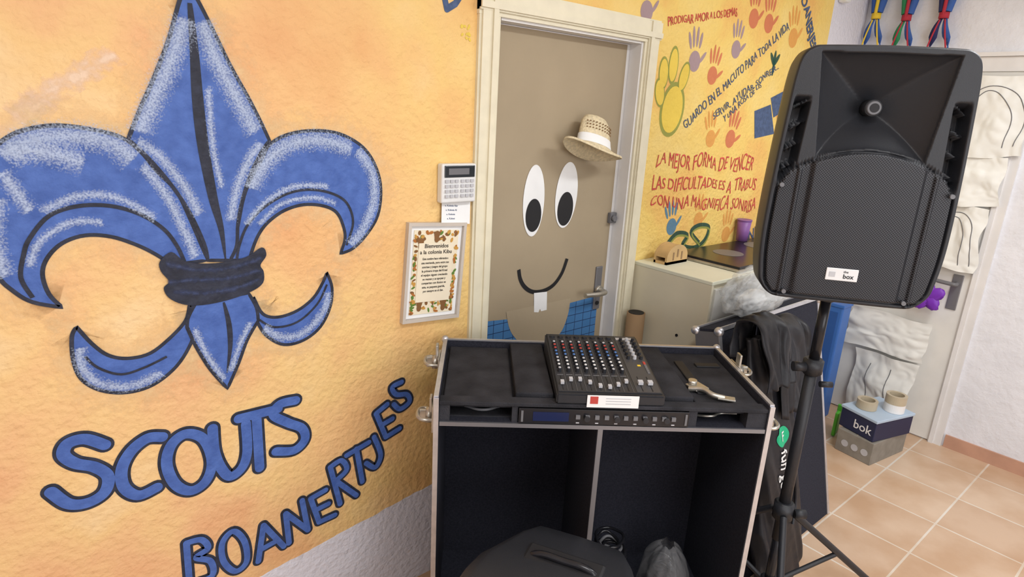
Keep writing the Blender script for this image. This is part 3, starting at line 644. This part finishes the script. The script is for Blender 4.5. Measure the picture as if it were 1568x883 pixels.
def speaker(name):
    e=empty(name)
    bm=bmesh.new();n=len(FULL);c=Vector((0,.35))
    K=130;rings=[];OUT=[]
    for i in range(n):
        a=Vector(FULL[i]);b=Vector(FULL[(i+1)%n])
        for j in range(3): OUT.append(a.lerp(b,j/3))
    n=len(OUT)
    for k_ in range(1,K+1):
        sc=k_/K;row=[]
        for o in OUT:
            q=c+(o-c)*sc*.985
            y,_=fy(q.x,q.y);row.append(bm.verts.new((q.x,y,q.y)))
        rings.append(row)
    cv=bm.verts.new((c.x,fy(c.x,c.y)[0],c.y))
    def q4(a,b,i,mi=0):
        f=bm.faces.new((a[i],a[(i+1)%n],b[(i+1)%n],b[i]));f.material_index=mi;f.smooth=True;return f
    for i in range(n): f=bm.faces.new((cv,rings[0][(i+1)%n],rings[0][i]));f.material_index=1
    for a,b in zip(rings,rings[1:]):
        for i in range(n):
            m_=(a[i].co+b[(i+1)%n].co)/2;f=q4(b,a,i,fy(m_.x,m_.z)[1])
    prev=rings[-1]
    for y,sx,sz,dz in((.004,.995,.995,0),(.012,1,1,0),(.10,1,1,0),(.16,.97,.985,0),(.30,.72,.93,0),(.345,.60,.90,0),(.355,.52,.86,0)):
        row=[bm.verts.new((o.x*sx,y,.35+(o.y-.35)*sz+dz)) for o in OUT]
        for i in range(n): q4(row,prev,i)
        prev=row
    f=bm.faces.new(prev);
    bmesh.ops.recalc_face_normals(bm,faces=bm.faces[:])
    me=frombm(bm,name);link('cabinet',me,['blk_plastic','grille'],e)
    cyl('horn_throat',e,(0,.08,.548),.022,.05,'black',(PI/2,0,0));cyl('throat_ring',e,(0,.054,.548),.021,.014,'grey',(PI/2,0,0),r2=.017);cyl('throat_bore',e,(0,.0465,.548),.012,.002,'black',(PI/2,0,0))
    box('badge',e,(-.015,-.018,.09),(.085,.004,.036),'knobw',.002)
    text('badge_text',e,'the',(-.012,-.0208,.096),.007,'black');text('badge_text2',e,'box',(-.012,-.0208,.080),.013,'black',off=.0002)
    box('badge_mark',e,(-.041,-.0208,.09),(.016,.001,.014),'lgrey')
    for i,(x,z) in enumerate(((-.215,.33),(.215,.33),(-.16,.024),(.16,.024))): cyl('screw_%d'%i,e,(x,-.014,z),.006,.01,'grey',(PI/2,0,0))
    box('handle_well',e,(0,.20,.685),(.20,.085,.022),'black',.008);tube('handle_bar',e,[(-.085,.20,.684),(-.07,.20,.697),(0,.20,.702),(.07,.20,.697),(.085,.20,.684)],.009,'blk_gloss')
    box('handle_bezel',e,(0,.155,.693),(.19,.010,.008),'grey',.003)
    return e
sp1=speaker('pa_speaker')
sp1.location=O(.955,1.72,1.255);sp1.rotation_euler=(0,0,A0+math.radians(-11.5))
sp2=speaker('pa_speaker.001')
sp2.location=O(.085,1.065,0.0);sp2.rotation_euler=(0,0,A0+math.radians(-22))
# ================================================================= TRIPOD
PX,PY=1.009,1.896
st=empO('tripod_speaker_stand',PX,PY,0,0)
cyl('inner_pole',st,(0,0,1.115),.0165,.26,'blk_gloss');cyl('top_hat',st,(0,0,1.232),.022,.04,'blk_plastic')
cyl('outer_tube',st,(0,0,.66),.0195,.70,'blk_plastic')
cyl('upper_collar',st,(0,0,.985),.032,.055,'blk_plastic',bev=.006);cyl('collar_knob',st,(-.05,-.01,.985),.016,.04,'blk_plastic',(0,PI/2,0));cyl('lock_knob',st,(.045,-.02,.93),.010,.04,'blk_plastic',(0,PI/2,0))
cyl('lower_collar',st,(0,0,.43),.034,.07,'blk_plastic',bev=.006);cyl('collar_knob_low',st,(.05,-.02,.43),.016,.04,'blk_plastic',(0,PI/2,0))
cyl('lower_tube',st,(0,0,.2),.0165,.42,'blk_gloss')
cyl('brace_hub',st,(0,0,.12),.03,.04,'blk_plastic',bev=.005)
for i,a in enumerate((12,132,-108)):
    a=math.radians(a);dx,dy=math.cos(a),math.sin(a)
    tube('leg_%d'%i,st,[(.035*dx,.035*dy,.42),(.50*dx,.50*dy,.02)],.0125,'blk_plastic',smooth=False)
    tube('brace_%d'%i,st,[(.03*dx,.03*dy,.12),(.27*dx,.27*dy,.215)],.009,'blk_plastic',smooth=False)
    cyl('foot_%d'%i,st,(.50*dx,.50*dy,.014),.02,.028,'black')
# ================================================================= BLACK STAND BAG
def sack(name,loc,w,dp,h,seed,lean=0.,leanx=0.):
    e=empty(name,loc);bm=bmesh.new();N=72;R=130;rows=[]
    for j in range(R+1):
        t=j/R;z=h*t;ww=w*(.92+.08*math.sin(t*5+seed))*(1-.12*ss(.85,1,t))*(.8+.2*ss(0,.05,t));dd=dp*(.9+.12*math.sin(t*7+seed*2))*(1-.5*ss(.8,1,t))
        row=[]
        for i in range(N):
            a=2*PI*i/N;cx=math.copysign(abs(math.cos(a))**.6,math.cos(a));cy=math.copysign(abs(math.sin(a))**.6,math.sin(a))
            p=Vector((cx*ww/2,cy*dd/2,z));q=Vector((p.x*13+seed+z*2.2,p.y*5,z*2.6+p.x*4))
            k_=.020*(.5-abs(noise.noise(q))*2)+.006*noise.noise(q*2.7)
            row.append(bm.verts.new((p.x+cx*k_*.6+leanx*t,p.y+cy*k_+lean*t,z+.03*noise.noise(Vector((a,seed,t)))*ss(.7,1,t))))
        rows.append(row)
    for a,b in zip(rows,rows[1:]):
        for i in range(N): bm.faces.new((a[i],a[(i+1)%N],b[(i+1)%N],b[i]))
    bm.faces.new(rows[0][::-1]);bm.faces.new(rows[-1])
    for v in bm.verts: v.co.z=max(0.001,v.co.z)
    return e,link('nylon_body',frombm(bm,name),'fabric',e,smooth=True)
LN=.20
sk,sko=sack('speaker_stand_carry_bag',(2.19,.835,0),.33,.09,1.0,2.3,LN,-.03)
def flap(name,x0,x1,zt_,drop,y0,seed):
    bm=bmesh.new();g=[];n=26
    prof_=[(.05,-.12),(.05,-.02),(.03,.03),(-.01,.04),(-.055,.01),(-.08,-.06),(-.10,-.06-drop*.5),(-.125,-.06-drop)]
    pc=cr(prof_,k=5)
    for i in range(n+1):
        u=i/n;x=x0+(x1-x0)*u;r=[]
        for j,(y,z) in enumerate(pc):
            q=Vector((u*4+seed,j*.09,seed));w_=noise.noise(q);r.append(bm.verts.new((x+.02*noise.noise(q*1.3),y+y0-.022*abs(w_)*2+.008,zt_+z+.018*w_-.10*(u-.5)**2*drop*j/len(pc)*8*.3)))
        g.append(r)
    for a,b in zip(g,g[1:]):
        for j in range(len(pc)-1): bm.faces.new((a[j],a[j+1],b[j+1],b[j]))
    o=link(name,frombm(bm,name),'fabric',sk,smooth=True);m=o.modifiers.new('s','SOLIDIFY');m.thickness=.004
flap('folded_flap',-.20,-.03,1.04,.14,LN,1.7);flap('folded_flap_b',-.05,.14,1.0,.24,LN,6.3)
bpy.context.view_layer.update()
def onbag(x,z):
    ok,l,nn,ix=sko.ray_cast(Vector((x,-1,z)),Vector((0,1,0)));return l.y if ok else LN*z-.05
tube('shoulder_strap',sk,[(x,onbag(x,z)-.008,z) for x,z in((.13,.72),(.10,.6),(.05,.45),(.06,.32),(.02,.25))],.006,'fabric')
DX,DZ=-.035,.615
bm=bmesh.new();rows=[];RR=8;NN=40
cvt=bm.verts.new((DX,onbag(DX,DZ)-.003,DZ))
for j in range(1,RR+1):
    r=j/RR
    rows.append([bm.verts.new((DX+.042*r*math.cos(2*PI*i/NN),onbag(DX+.042*r*math.cos(2*PI*i/NN),DZ+.038*r*math.sin(2*PI*i/NN))-.003,DZ+.038*r*math.sin(2*PI*i/NN))) for i in range(NN)])
for i in range(NN): bm.faces.new((cvt,rows[0][i],rows[0][(i+1)%NN]))
for a,b in zip(rows,rows[1:]):
    for i in range(NN): bm.faces.new((a[i],b[i],b[(i+1)%NN],a[(i+1)%NN]))
link('print_disc',frombm(bm,'disc'),nmat('print_green',s2l(30,175,125),.5),sk)
def bagtext(nm,st,h,x0,z0,down=True):
    o=text(nm,sk,st,(0,0,0),h,'white',off=.0007,depth=0,rot=(0,0,0))
    bm=bmesh.new();bm.from_mesh(o.data);bmesh.ops.triangulate(bm,faces=bm.faces[:])
    for _ in range(2): bmesh.ops.subdivide_edges(bm,edges=[e for e in bm.edges if e.calc_length()>.008],cuts=1)
    for v in bm.verts:
        a,b=v.co.x,v.co.y
        X_,Z_=(x0+b,z0-a) if down else (x0+a,z0+b)
        v.co=Vector((X_,onbag(X_,Z_)-.005,Z_))
    bm.to_mesh(o.data);bm.free()
bagtext('print_text','fun gener',.045,DX-.022,DZ-.048);bagtext('print_glyph','F',.036,DX-.012,DZ-.016,False)
# ================================================================= CASE LID BEHIND
li=empty('flight_case_lid',(1.995,.905,0.004));li.rotation_euler=(-math.radians(13.5),0,0)
LW,LH=.80,1.025
bx('panel',li,(0,0,0),(LW,.012,LH),'felt');bx('rim_left',li,(0,.012,.032),(.01,.10,LH),'felt');bx('rim_right',li,(LW-.01,.012,.032),(LW,.10,LH),'felt');bx('rim_top',li,(.01,.012,LH-.01),(LW-.01,.10,LH),'felt')
boxes('aluminium_edges',li,[((-.006,-.004,0),(.012,-.0003,LH-.01),0),((LW-.012,-.004,0),(LW+.006,-.0003,LH-.01),0),((-.006,-.0045,LH-.009),(LW+.006,.006,LH+.006),0),((-.006,.091,LH-.009),(LW+.006,.104,LH+.006),0),((LW+.0003,0,0.01),(LW+.006,.02,LH-.01),0),((-.006,0,.032),(-.0003,.10,LH-.01),1)],['alu','alu_dk'])
for i,(x,y) in enumerate(((0,0),(LW,0),(0,.10),(LW,.10))): ball('ball_corner_%d'%i,li,(x,y,LH-.008),.018,'alu')
pg=empty('clear_plastic_bag',(2.34,1.20,1.005));crumple('film',pg,(0,0,.08),(.19,.065,.09),'bag',.16,2.4,5,7,True,1.8)
crumple('film_inner',pg,(.02,0,.06),(.14,.05,.07),'bag',.2,3.4,5,3,True,1.8);crumple('wrapped_items',pg,(-.03,0,.045),(.08,.035,.04),'white',.2,2,4,9)
# ================================================================= CABINET
cb=empty('kitchen_cabinet')
bx('carcass',cb,(2.16,1.302,.0),(3.3,1.685,1.11),'cab',.002);bx('end_panel',cb,(2.145,1.288,.0),(2.16,1.687,1.112),'cab',.001)
bx('worktop',cb,(2.143,1.286,1.112),(3.3,1.688,1.128),'edge',.003);cyl('lock',cb,(2.143,1.42,.86),.006,.004,'black',(0,PI/2,0))
bx('front_door_left',cb,(2.18,1.290,.05),(2.72,1.302,1.09),'door',.002);bx('front_door_right',cb,(2.73,1.290,.05),(3.28,1.302,1.09),'door',.002)
hb=empty('cooking_hob',(2.79,1.49,1.129));box('glass_plate',hb,(0,0,.011),(.80,.34,.022),'blk_gloss',.004);box('metal_rim',hb,(0,0,.006),(.82,.356,.012),'steel',.003)
for i,(x,y,r) in enumerate(((-.18,.02,.07),(.14,.03,.085))): cyl('burner_ring_%d'%i,hb,(x,y,.0225),r,.001,'grey')
cu_=empty('purple_cup',(2.955,1.645,1.152));cyl('cup',cu_,(0,0,.055),.028,.11,'purple',r2=.036);cyl('cup_rim',cu_,(0,0,.108),.038,.006,'purple')
wb=empty('wooden_letter_holder',(2.28,1.59,1.128))
for j,y in enumerate((-.03,.03)):
    bm=bmesh.new();pts=[(-.075,0),(.075,0)]+[(.075*math.cos(a*PI/16),.03+.055*math.sin(a*PI/16)) for a in range(17)]
    f=bm.faces.new([bm.verts.new((x,y,z)) for x,z in pts]);r=bmesh.ops.extrude_face_region(bm,geom=[f]);bmesh.ops.translate(bm,vec=(0,.01,0),verts=[v for v in r['geom'] if isinstance(v,bmesh.types.BMVert)])
    bmesh.ops.recalc_face_normals(bm,faces=bm.faces[:]);link('round_side_%d'%j,frombm(bm,'w'),'wood',wb)
box('holder_base',wb,(0,.005,.006),(.15,.07,.012),'wood');
bm=bmesh.new();g=[[bm.verts.new((.073*math.cos(a*PI/16),y,.03+.053*math.sin(a*PI/16))) for a in range(17)] for y in(-.025,.035)]
for a in range(16): bm.faces.new((g[0][a],g[0][a+1],g[1][a+1],g[1][a]))
link('holder_top',frombm(bm,'w'),'wood',wb,smooth=True)
for i in range(3): box('holder_slot_%d'%i,wb,(-.03+i*.03,-.0305,.035+(.012 if i==1 else 0)),(.009,.002,.035),'card')
tb=empty('cardboard_tube',(2.085,1.60,0));cyl('tube',tb,(0,0,.46),.04,.92,'card');cyl('tube_bore',tb,(0,0,.921),.034,.002,'black')
# ================================================================= DOOR 2, far wall
d2=empty('door_2')
XF=X1
boxes('casing',d2,[((XF-.02,.80,0),(XF-.0005,.868,2.13),0),((XF-.02,1.60,0),(XF-.0005,1.665,2.13),0),((XF-.0205,.80,2.06),(XF-.0005,1.665,2.131),0),((XF-.035,.78,2.132),(XF-.0005,1.68,2.152),0),((XF-.028,.84,0),(XF-.01,.862,2.08),0)],['jamb'])
bx('leaf',d2,(XF-.012,.868,.008),(XF-.0006,1.60,2.06),'door')
bx('handle_plate',d2,(XF-.02,.90,.80),(XF-.012,.95,1.0),'alu_dk',.003);tube('lever',d2,[(XF-.015,.925,.95),(XF-.06,.925,.95),(XF-.062,.94,.95),(XF-.06,1.04,.955)],.011,'grey')
def paper(name,y0,y1,z0,z1,seed,amp=.03,lines=1):
    e=empty(name,(XF-.03,0,0));bm=bmesh.new();n=40;g=[]
    def S(u,v,o=0.):
        q=Vector((u*2.2+seed,v*2.2,seed))
        y=y0+(y1-y0)*u+.02*noise.noise(q*1.3);z=z0+(z1-z0)*v+.025*noise.noise(q*1.1+Vector((5,5,5)))
        x=-.006-amp*(.5+noise.noise(q*1.3)+.5*abs(noise.noise(q*3)))-amp*.8*math.sin(PI*u)
        return (min(x,-.003)-o,y,z)
    for i in range(n+1): g.append([bm.verts.new(S(i/n,j/n)) for j in range(n+1)])
    for i in range(n):
        for j in range(n): bm.faces.new((g[i][j],g[i][j+1],g[i+1][j+1],g[i+1][j])).smooth=True
    link('sheet',frombm(bm,name),'papr',e)
    if lines==1:
        for sh in((0,0,1),(.14,-.06,.85)):
            pr=cr([(.12+sh[0],.12),(.1+sh[0],.5),(.25+sh[0],.80+sh[1]),(.6,.86+sh[1]),(.92-sh[0],.66)],k=8);tube('drawn_line',e,[S(u,v,.001) for u,v in pr],.002,'grey',smooth=False)
    elif lines==2:
        for u0 in(.35,.7): tube('drawn_line',e,[S(u0+.03*math.sin(t/3),1-t/16,.001) for t in range(3,15)],.002,'grey',smooth=False)
paper('hanging_drawing_sheet',.80,1.12,1.64,2.03,1.3,.02);paper('hanging_drawing_sheet.001',.84,1.14,1.38,1.64,4.1,.02,0);paper('hanging_drawing_sheet.002',.86,1.16,1.03,1.38,7.7,.02)
paper('hanging_drawing_sheet.003',.98,1.42,.46,.70,9.2,.02,0);paper('hanging_drawing_sheet.004',1.00,1.34,.06,.44,3.4,.022,2);paper('hanging_drawing_sheet.005',1.19,1.5,.9,2.0,6.1,.015)
pf=empty('purple_foil_bow',(XF-.09,1.03,.86))
for i,a in enumerate((.3,1.5,2.6,4.0,5.2)):
    crumple('petal_%d'%i,pf,(0,.04*math.cos(a),.035*math.sin(a)),(.014,.045,.032),'purp2',.2,2,3,i,False).rotation_euler=(a,0,0)
def scarf(name,y,zt,cA,cB,cC):
    e=empty(name,(XF-.025,y,zt))
    for nm,o0,mat in (('left_fold',.026,cA),('right_fold',-.026,cB)):
        tube(nm,e,[(-.01,o0*1.3,.25),(-.014,o0,.12),(-.018,o0*.4,0.02)],.02,mat)
    tube('edge_fold',e,[(-.03,.0,.25),(-.036,0,.1),(-.036,.0,.0)],.009,cC)
    cyl('woggle',e,(-.02,0,.0),.024,.03,cC)
    for nm,sg,mat in(('tail_left',1,cA),('tail_right',-1,cB)):
        bm=bmesh.new();rows=[]
        for t in range(9):
            k_=t/8;w=.016+.04*k_ if k_<.6 else .04*(1-k_)/.4+.002
            rows.append((bm.verts.new((-.025-.008*math.sin(6*k_),sg*(.01+.035*k_)-w/2,-.01-.16*k_)),bm.verts.new((-.015-.02*math.sin(5*k_),sg*(.01+.035*k_)+w/2,-.01-.15*k_))))
        for a,b in zip(rows,rows[1:]): bm.faces.new((a[0],a[1],b[1],b[0]))
        link(nm,frombm(bm,nm),mat,e,smooth=True).modifiers.new('s','SOLIDIFY').thickness=.004
        tube(nm+'_trim',e,[(-.03,sg*.012,-.02),(-.036,sg*.03,-.10),(-.03,sg*.045,-.165)],.004,cC)
scarf('scout_neckerchief',1.62,2.36,'bcloth','bcloth','yellow');scarf('scout_neckerchief.001',1.46,2.34,'gcloth','bcloth','rcloth');scarf('scout_neckerchief.002',1.28,2.34,'ncloth','bcloth','rcloth')
sn=empty('motion_sensor',(3.66,WY,2.44));box('shell',sn,(0,-.025,0),(.06,.05,.1),'ivory',.012,seg=3);box('lens',sn,(0,-.052,.01),(.035,.006,.04),'white',.002)
# ================================================================= BOXES
bp=empty('blue_storage_panel',(3.78,1.475,0));box('panel',bp,(0,0,.365),(.12,.22,.73),'bluebox',.01);box('panel_groove',bp,(-.0605,0,.365),(.003,.17,.66),nmat('blue_dk',s2l(46,90,160),.4),.001);box('lid_edge',bp,(0,0,.735),(.13,.23,.02),'bluebox',.004)
gd=empty('green_dustpan',(3.62,1.235,0));box('pan',gd,(0,0,.08),(.10,.02,.15),'greenp',.006,(0,0,.2));tube('grip',gd,[(0,0,.15),(0,0,.19)],.012,'greenp')
BX,BY=3.60,1.035
c1=empty('grey_carton',(BX,BY,0));c1.rotation_euler=(0,0,-.15)
box('body',c1,(0,0,.065),(.34,.20,.13),'greycard',.003);box('flap_seam',c1,(0,0,.1305),(.32,.004,.001),'tape')
for i in range(3):
    s=Sheet(0);s.disc((0,0),.02,.02,n=12);o=s.done('printed_motif_%d'%i,'lgrey',c1);o.rotation_euler=(0,0,-PI/2);o.location=(-.1715,-.06+i*.055,.06)
c2=empty('navy_shoe_box',(BX,BY,.1325));c2.rotation_euler=(0,0,-.28)
box('body',c2,(0,0,.055),(.30,.21,.11),'navybox',.003);box('lid',c2,(0,0,.118),(.31,.22,.016),nmat('pale_blue_lid',s2l(180,198,216),.5),.003)
text('print',c2,'bok',(-.1515,.02,.03),.05,'white',face='x',off=.0005)
for i,(x,y,z) in enumerate(((-.06,.03,.1275),(.06,-.045,.1275),(.06,-.045,.176))):
    e=empty('packing_tape_roll' if i==0 else 'packing_tape_roll.%03d'%i,Matrix.Rotation(-.28,4,'Z')@Vector((x,y,z))+Vector((BX,BY,.1325)))
    bm=bmesh.new();N=36;pr_=[(.052,0),(.052,.048),(.037,.048),(.037,0)]
    rows=[[bm.verts.new((r*math.cos(2*PI*k/N),r*math.sin(2*PI*k/N),zz)) for k in range(N)] for r,zz in pr_]
    for j in range(4):
        a,b=rows[j],rows[(j+1)%4]
        for k in range(N): bm.faces.new((a[k],a[(k+1)%N],b[(k+1)%N],b[k]))
    bmesh.ops.recalc_face_normals(bm,faces=bm.faces[:]);link('roll',frombm(bm,'roll'),['tape','white','tape'][i],e)
# ================================================================= LIGHTS
def area(name,loc,rot,sx,sy,pw_,col=(1,1,1)):
    l=bpy.data.lights.new(name,'AREA');l.shape='RECTANGLE';l.size=sx;l.size_y=sy;l.energy=pw_;l.color=col
    o=bpy.data.objects.new(name,l);COL.objects.link(o);o.location=loc;o.rotation_euler=rot;return o
for i,(x,y) in enumerate(((.4,.0),(2.6,.1),(.8,-1.7))):
    e=empty('ceiling_light_fixture' if i==0 else 'ceiling_light_fixture.%03d'%i,(x,y,H))
    box('housing',e,(0,0,-.02),(1.25,.32,.04),'ivory',.004)
    area('ceiling_lamp_%d'%i,(x,y,H-.045),(0,0,0),1.2,.28,(24,31,26)[i],(.96,.98,1))
area('added_back_fill',(.8,Y0+.05,1.5),(PI/2,0,0),2.6,1.5,42,(.93,.96,1))  # added fill lamp in front of the closed back wall, no window there
w=bpy.data.worlds.new('w');bpy.context.scene.world=w;w.use_nodes=True;w.node_tree.nodes['Background'].inputs[0].default_value=(.8,.85,.9,1);w.node_tree.nodes['Background'].inputs[1].default_value=.5
# ================================================================= CAMERA
cp,sp_=math.cos(P),math.sin(P)
fw=Vector(O(0,cp,-sp_));R0=Vector(O(1,0,0));U0=Vector(O(0,sp_,cp))
rt=(R0*.9985+U0*.054).normalized();up=(U0*.9985-R0*.054).normalized()
cam=bpy.data.cameras.new('camera');cam.sensor_width=36;cam.lens=F/1568*36;cam.clip_start=.02
co=bpy.data.objects.new('camera',cam);COL.objects.link(co)
m4=Matrix.Identity(4)
for i in range(3): m4[i][0]=rt[i];m4[i][1]=up[i];m4[i][2]=-fw[i]
m4[2][3]=CAMH
co.matrix_world=m4
sc=bpy.context.scene;sc.camera=co
sc.view_settings.view_transform='Standard';sc.view_settings.exposure=0.0
